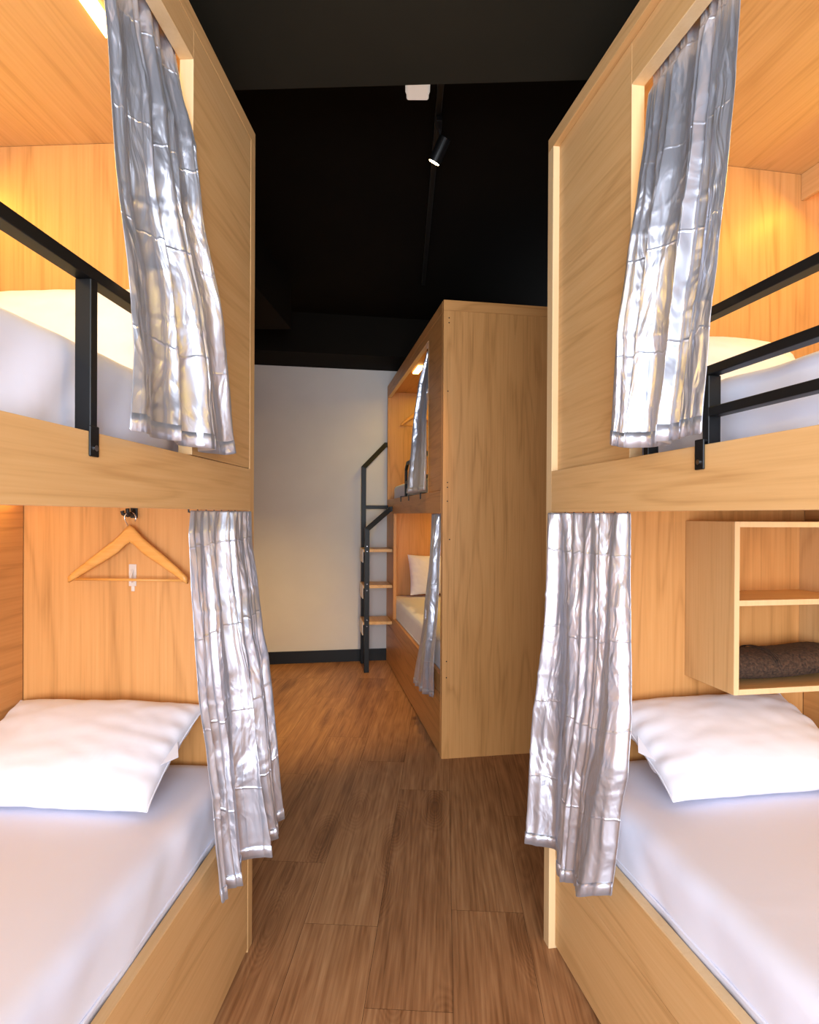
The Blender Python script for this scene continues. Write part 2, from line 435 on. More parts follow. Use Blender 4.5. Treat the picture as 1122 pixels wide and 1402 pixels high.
# guard rails: steel flat frame inside the middle rail, hooked over it
def rail_left():
    bm = bmesh.new(); sv = FL.sv
    add_sweep(bm, [(.60, .016*sv, 1.953), (2.2, .016*sv, 1.953)], .032, .024, side=(0, 1, 0))
    g = link('guard_rail', bm, 'black', rootL, bevel=.002)
    for u in (.951, 2.0):
        bm = bmesh.new(); add_box(bm, u-.011, u+.011, .0*sv, .032*sv, ZP1-.0015, 1.941)
        link('rail_post', bm, 'black', g, bevel=.002)
        bm = bmesh.new(); add_box(bm, u-.008, u+.021, -.006*sv, -.0015*sv, 1.606, 1.664)
        link('rail_hook', bm, 'black', g, bevel=.002)
        bm = bmesh.new(); add_tube(bm, [(u+.006, -.006*sv, 1.622), (u+.006, -.009*sv, 1.622)], .006, 14)
        link('screw', bm, 'chrome', g)
rail_left()
def rail_right():
    sv = FR.sv; y = .023*sv
    bm = bmesh.new()
    for (u0, u1, z) in ((.60, 2.2, 1.935), (.828, 2.2, 1.812), (.848, 2.2, 1.723)):
        add_sweep(bm, [(u0, y, z), (u1, y, z)], .030, .020, side=(0, 1, 0))
    g = link('guard_rail', bm, 'black', rootR, bevel=.002)
    for (u, zt) in ((.838, 1.8015), (2.1, 1.93), (.61, 1.925)):
        bm = bmesh.new(); add_box(bm, u-.010, u+.010, y-.015, y+.015, ZP1-.0015, zt)
        link('rail_post', bm, 'black', g, bevel=.002)
    for u in (.838, 2.1):
        bm = bmesh.new(); add_box(bm, u-.015, u+.014, -.007, -.002, 1.600, 1.665); add_box(bm, u-.015, u+.010, -.007, .008, 1.659, 1.665)
        link('rail_hook', bm, 'black', g, bevel=.002)
        bm = bmesh.new(); add_tube(bm, [(u, -.007, 1.616), (u, -.010, 1.616)], .006, 14)
        link('screw', bm, 'chrome', g)
rail_right()

# black coat hook and clear adhesive hook on the left headboard
def coat_hook(F, root, u, v, z, d=1):
    sv = F.sv; bm = bmesh.new()
    add_box(bm, u, u+.006*d, (v-.012)*sv, (v+.012)*sv, z-.018, z+.028)
    add_tube(bm, [(u+d*.004, v*sv, z+.008), (u+d*.02, v*sv, z-.006), (u+d*.034, v*sv, z-.008), (u+d*.044, v*sv, z+.002), (u+d*.046, v*sv, z+.014)], [.007, .007, .006, .006, .007], 10)
    add_tube(bm, [(u+d*.004, (v+.004)*sv, z-.006), (u+d*.012, (v+.018)*sv, z-.010), (u+d*.014, (v+.034)*sv, z-.004), (u+d*.014, (v+.036)*sv, z+.006)], [.006, .006, .006, .007], 10)
    return link('coat_hook', bm, 'blackplastic', root, bevel=.001)
coat_hook(FL, rootL, .0495, .402, 1.502)
def clear_hook():
    sv = FL.sv; u, v = .0495, .407
    bm = bmesh.new()
    add_box(bm, u, u+.003, (v-.013)*sv, (v+.013)*sv, 1.250, 1.325)
    add_box(bm, u, u+.002, (v-.007)*sv, (v+.005)*sv, 1.232, 1.250)
    add_tube(bm, [(u+.003, v*sv, 1.305), (u+.012, v*sv, 1.288), (u+.018, v*sv, 1.272), (u+.014, v*sv, 1.262)], .005, 8)
    link('adhesive_hook', bm, 'clear', rootL, bevel=.001)
clear_hook()

# wooden coat hangers
def make_hanger(name, label, F, u, v, z, hook_h=.05, W=.41, group=None, tilt=0.):
    """hangs in the v-z plane; z = crown of the shoulder"""
    t = thing(name, label, 'hanger', F.w(u, v, z), F.ang, group)
    bm = bmesh.new(); n = 14; top, bot, rings = [], [], []
    for s in (-1, 1):
        rings = []
        for i in range(n+1):
            f = i/n; y = s*f*W/2
            zc = -.004 - .138*(f**1.12) + .018*math.exp(-(f/.16)**2)
            hh = .018*(1-f)**.8 + .011; th = .0065 + .003*f
            xo = .012*f*f
            rings.append([bm.verts.new((xo+a*th, y, zc+c*hh)) for a, c in ((-1,-.6),(-.6,-1),(.6,-1),(1,-.6),(1,.6),(.6,1),(-.6,1),(-1,.6))])
        for r0, r1 in zip(rings, rings[1:]):
            for j in range(8): bm.faces.new((r0[j], r0[(j+1) % 8], r1[(j+1) % 8], r1[j]))
        bm.faces.new(rings[-1])
    bmesh.ops.remove_doubles(bm, verts=bm.verts, dist=1e-5)
    link('hanger_arms', bm, 'hanger', t, smooth=True)
    bm = bmesh.new(); add_tube(bm, [(.010, -W/2+.012, -.142), (.010, W/2-.012, -.142)], .0045, 10)
    link('trouser_bar', bm, 'hanger', t, smooth=True)
    bm = bmesh.new(); pts = [(0, 0, .01), (0, 0, .028), (0, -.010, .044)]
    for k in range(11):
        a = -.35 + k*(PI+.9)/10
        pts.append((0, -.0 - .020*math.cos(a), hook_h + .016 + .020*math.sin(a)))
    add_tube(bm, pts, .0019, 8)
    link('hanger_hook', bm, 'chrome', t, smooth=True)
    return t
GH = None
make_hanger('coat_hanger', 'wooden coat hanger with steel hook hung on the lower left headboard', FL, .0815, .400, 1.418)

# ---- far pod (u=0 is the near end)
LF, DF = 2.53, 1.05
rootF = thing('sleeping_pod', 'far two-storey wooden sleeping pod showing a tall plain end panel to the aisle', 'bunk bed', (*FF.loc.xy, 0), FF.ang, GP)
bF = mkbox(FF, rootF)
bF('end_panel', 'deep_z', 0, .03, .001, DF, 0, ZT-.065)
bF('end_cap_board', 'deep_y', 0, .03, .001, DF, ZT-.0645, ZT)
bF('front_post', 'deep_z', .0305, .045, 0, .03, 0, ZT-.065)
bF('top_board', 'deep_x', .031, LF, 0, DF, ZT-.064, ZT)
bF('front_panel', 'deep_x', .0455, .452, .001, .03, ZP1, ZT-.065)
bF('header_panel', 'deep_x', .4525, LF-.05, .001, .03, 2.70, ZT-.065)
bF('opening_trim', 'edge', (.452, .455, -.0, .034, ZP1, 2.70), (.455, LF-.05, 0, .034, 2.697, 2.70))
bF('middle_rail', 'deep_x', .0455, LF-.04, -.001, .029, ZP0, ZP1-.002)
bF('far_post', 'deep_z', LF-.04, LF, 0, .03, 0, ZT-.065)
bF('side_panel', 'deep_z', 2.06, LF-.0405, .001, .03, ZB-.03, ZP0-.001)
bF('base_rail', 'deep_x', .0455, LF-.041, .001, .03, .39, ZB+.01)
bF('base_panel', 'deep_x', .0455, LF-.041, .0, .03, .01, .387)
bF('bed_deck', 'deep_x', (.031, LF, .031, DF, ZP0+.03, ZP0+.05), (.031, LF, .031, DF, .44, .458))
bF('headboard', 'deep_z', (LF-.03, LF, .031, DF, ZP0+.05, ZT-.065), (2.40, 2.42, .031, DF, .458, ZP0+.03))
bF('back_panel', 'deep_x', .031, LF, DF, DF+.02, 0, ZT)
bF('ceiling_light', 'led', 1.36, 1.62, .10, .15, ZT-.076, ZT-.0645, bevel=0)
led(bF, FF, rootF, .2, 2.3, DF-.06, ZT-.07)
led(bF, FF, rootF, .2, 2.3, DF-.06, ZP0+.028)
bF('curtain_rail', 'black', .46, 1.1, .05, .06, 2.735, 2.748); bF('curtain_rail', 'black', .05, .5, .034, .046, ZP0+.012, ZP0+.026)
# little screw covers on the end panel
for (v, z) in ((.035, 2.71), (.035, 2.68), (.03, 2.26), (.03, 1.70), (.03, 1.67), (.03, 1.585), (.03, .60), (.03, .50), (.045, 1.35)):
    bm = bmesh.new(); add_tube(bm, [(-.0012, v*FF.sv, z), (.001, v*FF.sv, z)], .004, 10)
    link('screw', bm, 'black', rootF)
def rail_far():
    sv = FF.sv; y = .042*sv
    bm = bmesh.new()
    add_sweep(bm, [(1.60, y, 1.60), (1.60, y, 1.90), (1.52, y, 1.945), (.6, y, 1.945)], .022, .03, side=(0, 1, 0))
    add_sweep(bm, [(1.60, y, 1.78), (.6, y, 1.78)], .022, .024, side=(0, 1, 0))
    g = link('guard_rail', bm, 'black', rootF, bevel=.001)
    for u in (1.60, 1.2, .7):
        bm = bmesh.new(); add_box(bm, u-.014, u+.014, -.006*sv, -.0015*sv, 1.615, 1.662); add_box(bm, u-.014, u+.014, -.006*sv, .035*sv, 1.656, 1.662)
        link('rail_hook', bm, 'black', g)
rail_far()
make_hanger('coat_hanger', 'wooden hanger in the upper bunk of the far pod, half behind its curtain', FF, LF-.0625, .32, 2.56, W=.38)
coat_hook(FF, rootF, LF-.0305, .32, 2.644, -1)

# ladder beside the far pod
lad = thing('bunk_ladder', 'black steel ladder with wooden treads fixed beside the far pod', 'ladder', FF.w(2.26, -.25, 0), FF.ang)
y0 = -.25
def lad_pt(u, v, z): return (u-2.26, (v+.25)*FF.sv, z)
for (u, zt, za, ua) in ((2.085, 1.36, 1.555, 2.125), (2.44, 1.975, 2.215, 2.50)):
    bm = bmesh.new()
    add_sweep(bm, [lad_pt(u, y0, 0), lad_pt(u, y0, zt), lad_pt(ua, -.022, za), lad_pt(ua, -.003, za)], .036, .046, side=(1, 0, 0))
    r = link('side_rail', bm, 'black', lad, bevel=.002)
    for z in (.44, .50, .78, .84, 1.15, 1.20):
        if u > 2.2: break
        bm = bmesh.new(); add_tube(bm, [lad_pt(u-.018, y0, z), lad_pt(u-.022, y0, z)], .006, 10); link('bolt', bm, 'chrome', r)
bm = bmesh.new(); add_sweep(bm, [lad_pt(2.44, y0+.02, 1.575), lad_pt(2.44, -.003, 1.575)], .034, .036, side=(1, 0, 0))
link('cross_bar', bm, 'black', lad, bevel=.002)
for z in (1.17, .825, .475):
    bm = bmesh.new(); add_box(bm, 2.104-2.26, 2.422-2.26, (y0-.03+.25)*FF.sv, (-.003+.25)*FF.sv, z-.028, z)
    s = link('tread', bm, 'wood_x', lad, bevel=.002)
    bm = bmesh.new(); add_box(bm, 2.12-2.26, 2.41-2.26, (y0-.036+.25)*FF.sv, (y0-.031+.25)*FF.sv, z-.13, z-.002)
    link('tread_bracket', bm, 'whiteplastic', s, bevel=.001)

# ------------------------------------------------------------------ mattresses
def soft_box(F, name, label, u0, u1, v0, v1, z0, z1, r, amp, seed, crown=0., seg=.03):
    t = thing(name, label, 'mattress', F.w((u0+u1)/2, (v0+v1)/2, z0), F.ang, 'white sheeted mattresses in the sleeping pods')
    dims = Vector((u1-u0, v1-v0, z1-z0)); bm = bmesh.new()
    nx, ny, nz = [max(6, int(d/seg)) for d in dims]
    def P(a, b, c): return Vector(((a-.5)*dims.x, (b-.5)*dims.y, c*dims.z))
    def face_grid(na, nb, fn):
        g = [[bm.verts.new(fn(i/na, j/nb)) for j in range(nb+1)] for i in range(na+1)]
        for i in range(na):
            for j in range(nb): bm.faces.new((g[i][j], g[i+1][j], g[i+1][j+1], g[i][j+1]))
    nz = max(nz, 12)
    face_grid(nx, ny, lambda a, b: P(a, b, 0)); face_grid(nx, ny, lambda a, b: P(a, b, 1))
    face_grid(nx, nz, lambda a, b: P(a, 0, b)); face_grid(nx, nz, lambda a, b: P(a, 1, b))
    face_grid(ny, nz, lambda a, b: P(0, a, b)); face_grid(ny, nz, lambda a, b: P(1, a, b))
    bmesh.ops.remove_doubles(bm, verts=bm.verts, dist=1e-4)
    rr = r
    for v in bm.verts:
        p = v.co.copy(); c = Vector((0, 0, dims.z/2))
        lo = Vector((-dims.x/2+rr, -dims.y/2+rr, rr*.6)); hi = Vector((dims.x/2-rr, dims.y/2-rr, dims.z-rr))
        q = Vector([min(max(p[i], lo[i]), hi[i]) for i in range(3)]); d = p-q
        if d.length > 1e-6: d.normalize()
        side = 1 if d.length > 0 else 0
        p = q + Vector((d.x*rr, d.y*rr, d.z*rr*(1 if d.z > 0 else .6))) if side else p
        w = noise.noise(Vector((p.x*2.2, p.y*2.2, p.z*3+seed)))*.6
        # vertical gathers in the sheet on the sides, soft diagonal pulls on top
        g = noise.noise(Vector((p.x*9+p.z*8, p.y*9, p.z*3.5+seed)))*1.3
        sidef = abs(d.x)+abs(d.y) if side else 0
        p += (d if side else Vector((0, 0, 1 if p.z > .05 else 0)))*(w*amp*.7 + g*amp*sidef*.8)
        if p.z > dims.z*.5: p.z += crown*(1-(2*p.x/dims.x)**4)*(1-(2*p.y/dims.y)**4)
        v.co = Vector((p.x, p.y*F.sv, max(p.z, 0)))
    link('fitted_sheet', bm, 'sheet', t, smooth=True)
    # piping along the lower edge
    bm = bmesh.new(); pts = []
    zz = .050; hx, hy = dims.x/2+.0008, dims.y/2+.0008
    for k in range(0, 60):
        a = 2*PI*k/60; cx = math.copysign(abs(math.cos(a))**.12, math.cos(a)); cy = math.copysign(abs(math.sin(a))**.12, math.sin(a))
        pts.append((cx*hx, cy*hy*F.sv, zz))
    pts.append(pts[0]); add_tube(bm, pts, .0036, 8, caps=False)
    link('piping', bm, 'sheet', t, smooth=True)
    return t
soft_box(FL, 'mattress', 'white mattress in the lower bunk of the left pod, under the wooden hanger', .055, 2.25, .034, .79, .459, .655, .045, .006, 3, .006)
soft_box(FL, 'mattress', 'white mattress in the upper bunk of the left pod, behind a single black bar', .075, 2.25, .062, 1.02, 1.563, 1.85, .05, .014, 9, .006)
soft_box(FR, 'mattress', 'white mattress in the lower bunk of the right pod, below the cubby', .055, 2.25, .056, .985, .459, .65, .045, .006, 14, .006)
soft_box(FR, 'mattress', 'white mattress in the upper bunk of the right pod, behind three black bars', .075, 2.25, .080, .95, 1.563, 1.815, .05, .016, 21, .006)
soft_box(FF, 'mattress', 'warm-lit white mattress in the lower bunk of the far pod', .10, 2.39, .036, 1.0, .459, .69, .045, .005, 31, .004, .05)
soft_box(FF, 'mattress', 'white mattress in the upper bunk of the far pod, beside the ladder top', .10, 2.49, .060, 1.0, 1.563, 1.80, .05, .005, 36, .004, .05)

# ------------------------------------------------------------------ pillows
def pillow(F, label, u, v, z, L, W, T, tilt, yaw=0., seed=0, roll=0., group=None, flap=True):
    """L across the bed (v), W along u, T thick; tilt lifts the headboard edge (u small)"""
    t = thing('pillow', label, 'pillow', F.w(u, v, z), F.ang, group)
    bm = bmesh.new(); n, m = 56, 44
    top = []; botm = []
    def prof(a, b):
        e = (1-abs(a)**2.8)**.52*(1-abs(b)**2.8)**.52
        return e
    def xy(a, b):
        # pinched waist: corners reach out further than the edges
        wx = 1 - .055*(1-b*b)*1.0*abs(a)**3; wy = 1 - .075*(1-a*a)*abs(b)**3
        return a*L/2*wx, b*W/2*wy
    R = Matrix.Rotation(yaw, 3, 'Z') @ Matrix.Rotation(tilt, 3, 'Y') @ Matrix.Rotation(roll, 3, 'X')
    def P(a, b, s):
        y, x = xy(a, b); h = prof(a, b)*T/2
        ca = max(abs(a), abs(b))
        wr = noise.noise(Vector((a*6+b*2.5, b*5-a, seed)))*.003 + noise.noise(Vector((a*13, b*13, seed+5)))*.0008
        # gathers radiating from the short ends
        g = math.sin(b*19+seed)*.006*abs(a)**5 * (1-abs(b)**2)
        zz = s*h + (wr+g)*min(1, h/(T*.2)) + .006*noise.noise(Vector((a*2, b*2, seed+9)))
        p = R @ Vector((x, y, zz)); return Vector((p.x, p.y*F.sv, p.z))
    A = lambda i: math.sin((i/n-.5)*PI)*.5 + (i/n*2-1)*.5
    B = lambda j: math.sin((j/m-.5)*PI)*.5 + (j/m*2-1)*.5
    for s, g in ((1, top), (-1, botm)):
        for i in range(n+1): g.append([bm.verts.new(P(A(i), B(j), s)) for j in range(m+1)])
        for i in range(n):
            for j in range(m): bm.faces.new((g[i][j], g[i+1][j], g[i+1][j+1], g[i][j+1]))
    bmesh.ops.remove_doubles(bm, verts=bm.verts, dist=1e-4)
    link('pillowcase', bm, 'pillowcase', t, smooth=True)
    # sewn seam round the rim
    bm = bmesh.new(); pts = []
    for i in range(0, n+1, 2): pts.append(P(A(i), -1, 1))
    for j in range(2, m+1, 2): pts.append(P(1, B(j), 1))
    for i in range(n-2, -1, -2): pts.append(P(A(i), 1, 1))
    for j in range(m-2, -1, -2): pts.append(P(-1, B(j), 1))
    add_tube(bm, pts, .0022, 6, caps=False); link('seam', bm, 'pillowcase', t, smooth=True)
    if flap:
        bm = bmesh.new()
        q = [P(-.985, -.15, 1), P(-.97, .35, 1)]
        d = Vector((0, -.028*F.sv, -.012)); mid = (q[0]+q[1])/2 + d
        vs = [bm.verts.new(x) for x in (q[0], q[1], mid)]; bm.faces.new(vs)
        o = link('case_flap', bm, 'pillowcase', t); sd = o.modifiers.new('solid', 'SOLIDIFY'); sd.thickness = .002
    return t
pillow(FL, 'white pillow in the lower left bunk, against the headboard under the hanger', .268, .468, .770, .66, .44, .15, .37, yaw=.0, seed=1)
pillow(FR, 'white pillow in the lower right bunk, under the cubby with the towel', .256, .545, .768, .70, .43, .15, .37, yaw=0, seed=5)
pillow(FL, 'warm-lit pillow leaning upright at the head of the upper left bunk', .165, .56, 2.065, .74, .44, .13, 1.12, seed=12, flap=False)
pillow(FR, 'warm-lit pillow leaning at the head of the upper right bunk', .225, .53, 1.975, .66, .42, .13, .80, seed=17, flap=False)
pillow(FF, 'warm-lit pillow standing upright in the lower bunk of the far pod', 2.27, .44, .905, .50, .42, .13, -1.15, seed=22, flap=False)

# ------------------------------------------------------------------ curtains
def interp(pts, t):
    """pts: list of (t, ...) rows"""
    if t <= pts[0][0]: return pts[0][1:]
    for a, b in zip(pts, pts[1:]):
        if t <= b[0]:
            f = (t-a[0])/(b[0]-a[0]); f = f*f*(3-2*f)*.35 + f*.65
            return tuple(x+(y-x)*f for x, y in zip(a[1:], b[1:]))
    return pts[-1][1:]

def curtain(F, label, A, B, ztop, zbot, n_top, n_bot, amp0, amp1, seed, vlim=None, width=1.15, NS=260, NT=200, hooks=7, vmin=None, rail=(.040, ZP0+.011)):
    """A, B: edge polylines of (z, u, v); zbot: list of (s, z)"""
    hgt = ztop - sum(z for _, z in zbot)/len(zbot)
    t_ = thing('curtain', label, 'curtain', F.w(A[0][1], A[0][2], zbot[0][1]), F.ang, 'silver grey satin curtains on the bunk openings')
    org = Vector((A[0][1], A[0][2], zbot[0][1]))
    rowsA = [(ztop-z, u, v) for z, u, v in A]; rowsB = [(ztop-z, u, v) for z, u, v in B]
    rnd = random.Random(seed)
    ph = [rnd.uniform(0, 6.28) for _ in range(8)]
    def pos(s, t):
        zb = interp(zbot, s)[0]; z = ztop + (zb-ztop)*t; dz = ztop - z
        ua, va = interp(rowsA, dz); ub, vb = interp(rowsB, dz)
        # uneven spacing of folds
        sw = s + .035*math.sin(2*PI*s*1.7+ph[0]) + .02*math.sin(2*PI*s*3.1+ph[1]) + .025*t*math.sin(2*PI*s*2.3+ph[2])
        u = ua+(ub-ua)*s; v = va+(vb-va)*s
        k = t**.42
        f1 = math.sin(2*PI*n_top*sw+ph[3]); f2 = math.sin(2*PI*n_bot*sw+ph[4])
        f2 = math.copysign(abs(f2)**.72, f2)
        f1 = math.copysign(abs(f1)**.8, f1)
        am = amp0*(1-k) + amp1*k
        vary = .72+.4*math.sin(2*PI*s*1.3+ph[5])
        fo = (f1*(1-k)+f2*k)*am*vary + .35*am*(1-k*.6)*math.sin(2*PI*n_top*1.37*sw+ph[6]+t*1.5)*min(1, 3*t+.3)
        # crumples
        q = Vector((s*width*5.5+seed, t*hgt*4.2, seed*1.3))
        fo += .012*noise.noise(q*.7)*min(1, t*4) + .0025*noise.noise(q*2.2)*min(1, t*4+.2)
        cr = noise.noise(Vector((s*4+seed, t*hgt*7, 3.3)))
        fo += .0015*(1-min(1, abs(cr)*9))
        # packet fold lines
        for tl in (.26, .5, .74):
            fo += .002*max(0, 1-abs(t-tl-.01*math.sin(7*s+ph[7]))/.012)
        du = .30*am*math.cos(2*PI*n_bot*sw+ph[4])*k*math.sin(PI*min(1, max(0, s)))
        edge = min(1, s*18, (1-s)*18)
        v = v - fo*(.25+.75*edge); u = u + du*edge
        if vmin: v = max(v, vmin(z))
        if vlim: v = min(v, vlim(z, u))
        return Vector((u, v, z))
    bm = bmesh.new(); uvl = bm.loops.layers.uv.new('UVMap')
    g = [[bm.verts.new(((p := pos(i/NS, j/NT)-org).x, p.y*F.sv, p.z)) for j in range(NT+1)] for i in range(NS+1)]
    for i in range(NS):
        for j in range(NT):
            f = bm.faces.new((g[i][j], g[i+1][j], g[i+1][j+1], g[i][j+1]))
            for l, (a, b) in zip(f.loops, ((i, j), (i+1, j), (i+1, j+1), (i, j+1))):
                l[uvl].uv = (a/NS*width+seed*.37, (1-b/NT)*hgt)
    o = link('drape', bm, 'satin', t_, smooth=True)
    sd = o.modifiers.new('solid', 'SOLIDIFY'); sd.thickness = .0012
    # hem: a folded strip sewn along the bottom
    bm = bmesh.new(); uvl = bm.loops.layers.uv.new('UVMap'); prev = None
    for i in range(NS+1):
        s = i/NS; col = []
        for k, tt in enumerate((1-.035/hgt, 1-.02/hgt, 1.002)):
            p = pos(s, tt)-org; p.y -= .0022
            col.append(bm.verts.new((p.x, p.y*F.sv, p.z)))
        if prev:
            for k in range(2):
                f = bm.faces.new((prev[k], col[k], col[k+1], prev[k+1]))
                for l, (a, b) in zip(f.loops, ((i-1, k), (i, k), (i, k+1), (i-1, k+1))): l[uvl].uv = (a/NS*width+seed*.37, .04-b*.02)
        prev = col
    o = link('hem', bm, 'satin', t_, smooth=True); sd = o.modifiers.new('solid', 'SOLIDIFY'); sd.thickness = .0015
    for h in range(hooks):
        s = (h+.5)/hooks; p = pos(s, 0)-org
        bm = bmesh.new()
        ry = rail[0]-org.y; rz = rail[1]-org.z
        add_tube(bm, [(p.x, (p.y+.003)*F.sv, p.z-.016), (p.x, (p.y+.006)*F.sv, p.z-.006), (p.x, ry*F.sv, p.z-.004), (p.x, ry*F.sv, rz-.0005)], .0028, 6)
        link('curtain_glider', bm, 'blackplastic', t_)
    return t_

def lim(openu, pv, plank=True):
    """keeps cloth outside the panel beside the opening and outside the middle rail"""
    def f(z, u):
        if z < ZP1+.01: return -.008
        if u < openu+.01 and z < 2.55: return pv-.006
        return 9
    return f
curtain(FL, 'silver satin curtain at the upper left bunk, hanging beside the single black bar',
    [(2.735, .52, .050), (2.6, .52, .03), (2.45, .519, -.010), (2.292, .505, -.025), (2.017, .415, -.05), (1.803, .355, -.05), (1.689, .329, -.05)],
    [(2.735, .83, .07), (2.443, .823, .05), (2.265, .838, .03), (1.955, .851, -.01), (1.829, .873, -.03), (1.65, .925, -.05)],
    2.738, [(0, 1.690), (.12, 1.668), (.3, 1.664), (.6, 1.668), (.85, 1.664), (1, 1.662)], 7, 3.6, .010, .030, 2, rail=(.0622, ZT-.075), vmin=lambda z: .040 if z > 2.685 else -9,
    vlim=lambda z, u: (-.012 if u < .516 and z < 2.42 else (-.012 if z < ZP1+.03 else 9)))
curtain(FR, 'silver satin curtain at the upper right bunk, hanging beside three black bars',
    [(2.715, .535, .066), (2.512, .560, .030), (2.327, .590, -.01), (2.144, .586, -.035), (1.946, .563, -.05), (1.684, .54, -.05)],
    [(2.715, .862, .075), (2.428, .875, .05), (2.283, .885, .03), (2.037, .889, .0), (1.899, .895, -.02), (1.657, .911, -.05)],
    2.715, [(0, 1.690), (.25, 1.668), (.5, 1.664), (.8, 1.668), (1, 1.668)], 7, 3.4, .011, .030, 6, rail=(.083, ZT-.075), vmin=lambda z: (.064 if z > 2.64 else (-.02+(z-2.50)/.14*.084 if z > 2.50 else -9)),
    vlim=lambda z, u: (-.012 if z < ZP1+.03 else 9))
low_lim = lambda z, u: (-.006 if u < .056 else 9 if z > .72 else (-.006 if z < .66 else -.006+(z-.66)*.3))
curtain(FL, 'silver satin curtain at the lower left bunk, its hem above the floor', 
    [(1.510, .045, -.006), (1.41, .051, -.01), (1.261, .049, -.03), (1.122, .090, -.06), (1.022, .085, -.08), (.886, .105, -.10), (.701, .115, -.12), (.46, .088, -.135)],
    [(1.510, .47, .02), (1.448, .505, .01), (1.334, .514, .0), (1.18, .513, -.01), (1.026, .511, -.02), (.841, .481, -.03), (.698, .469, -.04), (.43, .461, -.06)],
    1.509, [(0, .49), (.2, .468), (.45, .455), (.8, .445), (1, .445)], 9, 3.7, .010, .036, 11, vlim=low_lim)
curtain(FR, 'silver satin curtain at the lower right bunk, below the middle rail',
    [(1.510, .036, -.006), (1.287, .042, -.01), (1.138, .050, -.02), (.96, .041, -.03), (.752, .030, -.045), (.609, .05, -.06), (.387, .062, -.07)],
    [(1.510, .505, .03), (1.337, .521, .02), (1.127, .54, .01), (.978, .556, .0), (.834, .574, -.02), (.719, .555, -.03), (.45, .535, -.05)],
    1.509, [(0, .405), (.25, .41), (.5, .40), (.8, .445), (1, .50)], 8, 2.7, .012, .034, 15, vlim=low_lim)
curtain(FF, 'narrow silver curtain at the upper bunk of the far pod',
    [(2.67, .50, .05), (2.2, .44, -.015), (1.66, .40, -.035)], [(2.67, .79, .05), (2.474, .905, .01), (2.095, .994, -.01), (1.66, 1.03, -.04)],
    2.69, [(0, 1.668), (1, 1.668)], 6, 4, .010, .03, 23, rail=(.055, 2.735), NS=120, NT=100, hooks=5, vlim=lambda z, u: (-.012 if (z < ZP1+.03 or (u < .46 and z < 2.5)) else 9))
curtain(FF, 'narrow silver curtain at the lower bunk of the far pod, next to the end panel',
    [(1.510, .07, .012), (1.078, .055, -.01), (.484, .045, -.045)], [(1.510, .397, .02), (1.228, .39, .01), (.771, .453, -.015), (.33, .60, -.06)],
    1.509, [(0, .37), (.5, .33), (1, .31)], 7, 4, .010, .028, 27, NS=120, NT=100, hooks=5, vlim=low_lim)

# ------------------------------------------------------------------ cubby and towel
cub = thing('wall_cubby', 'open two-shelf wooden cubby mounted on the lower right headboard', 'shelf', (*FR.loc.xy, 0), FR.ang)
bC = mkbox(FR, cub)
bC('side_panel', 'wood_z', .051, .298, .510, .528, .930, 1.484)
bC('side_panel', 'wood_z', .051, .298, .972, .990, .930, 1.484)
bC('top_panel', 'wood_y', .051, .298, .5285, .9715, 1.466, 1.484)
bC('bottom_panel', 'wood_y', .051, .298, .5285, .9715, .930, .948)
bC('middle_shelf', 'wood_y', .060, .290, .5285, .9715, 1.213, 1.231)
bC('back_panel', 'deep_z', .0505, .0595, .5285, .9715, .9485, 1.4655)
bC('front_edging', 'edge', (.2985, .300, .510, .528, .930, 1.484), (.2985, .300, .5285, .972, .930, .948), (.2985, .300, .5285, .972, 1.466, 1.484), (.2905, .292, .5285, .972, 1.213, 1.231))

def towel():
    t = thing('folded_towel', 'dark brown towel rolled flat on the bottom shelf of the cubby', 'towel', FR.w(.18, .745, .949), FR.ang)
    # a flat spiral roll, axis along v
    bm = bmesh.new(); prof = []; turns = 2.6; N_ = 150
    for k in range(N_+1):
        a = k/N_*turns*2*PI; sc_ = 1 - .78*k/N_
        x = .098*sc_*math.copysign(abs(math.cos(a))**.75, math.cos(a)); z = .0535 + .0525*sc_*math.copysign(abs(math.sin(a))**.8, math.sin(a))
        prof.append((x, z))
    M_ = 60; g = []
    for j in range(M_+1):
        y = -.212 + .424*j/M_; e = min(1, (j+1.5)/5, (M_-j+1.5)/5)
        row = []
        for k, (x, z) in enumerate(prof):
            n_ = .0022*noise.noise(Vector((x*14, y*9, z*20))) + .0016*noise.noise(Vector((x*150, y*150, z*150)))
            zz = .0535+(z-.0535)*(.9+.1*e)
            zz = max(zz + n_ - .006*math.sin(PI*j/M_*1.3), .001)
            row.append(bm.verts.new((x*(1+n_*3), y*FR.sv, zz)))
        g.append(row)
    for a, b in zip(g, g[1:]):
        for k in range(N_): bm.faces.new((a[k], a[k+1], b[k+1], b[k]))
    o = link('terry_roll', bm, 'towel', t, smooth=True); sd = o.modifiers.new('solid', 'SOLIDIFY'); sd.thickness = .006; sd.offset = 0
    bm = bmesh.new()
    for y in (-.06, -.052, -.044):
        pts = [(x*1.012, y+0.0, min(.113, .0535+(z-.0535)*1.012+.002)) for x, z in prof[:44]]
        add_tube(bm, pts, .0016, 6)
    link('woven_border', bm, 'towel', t, smooth=True)
towel()

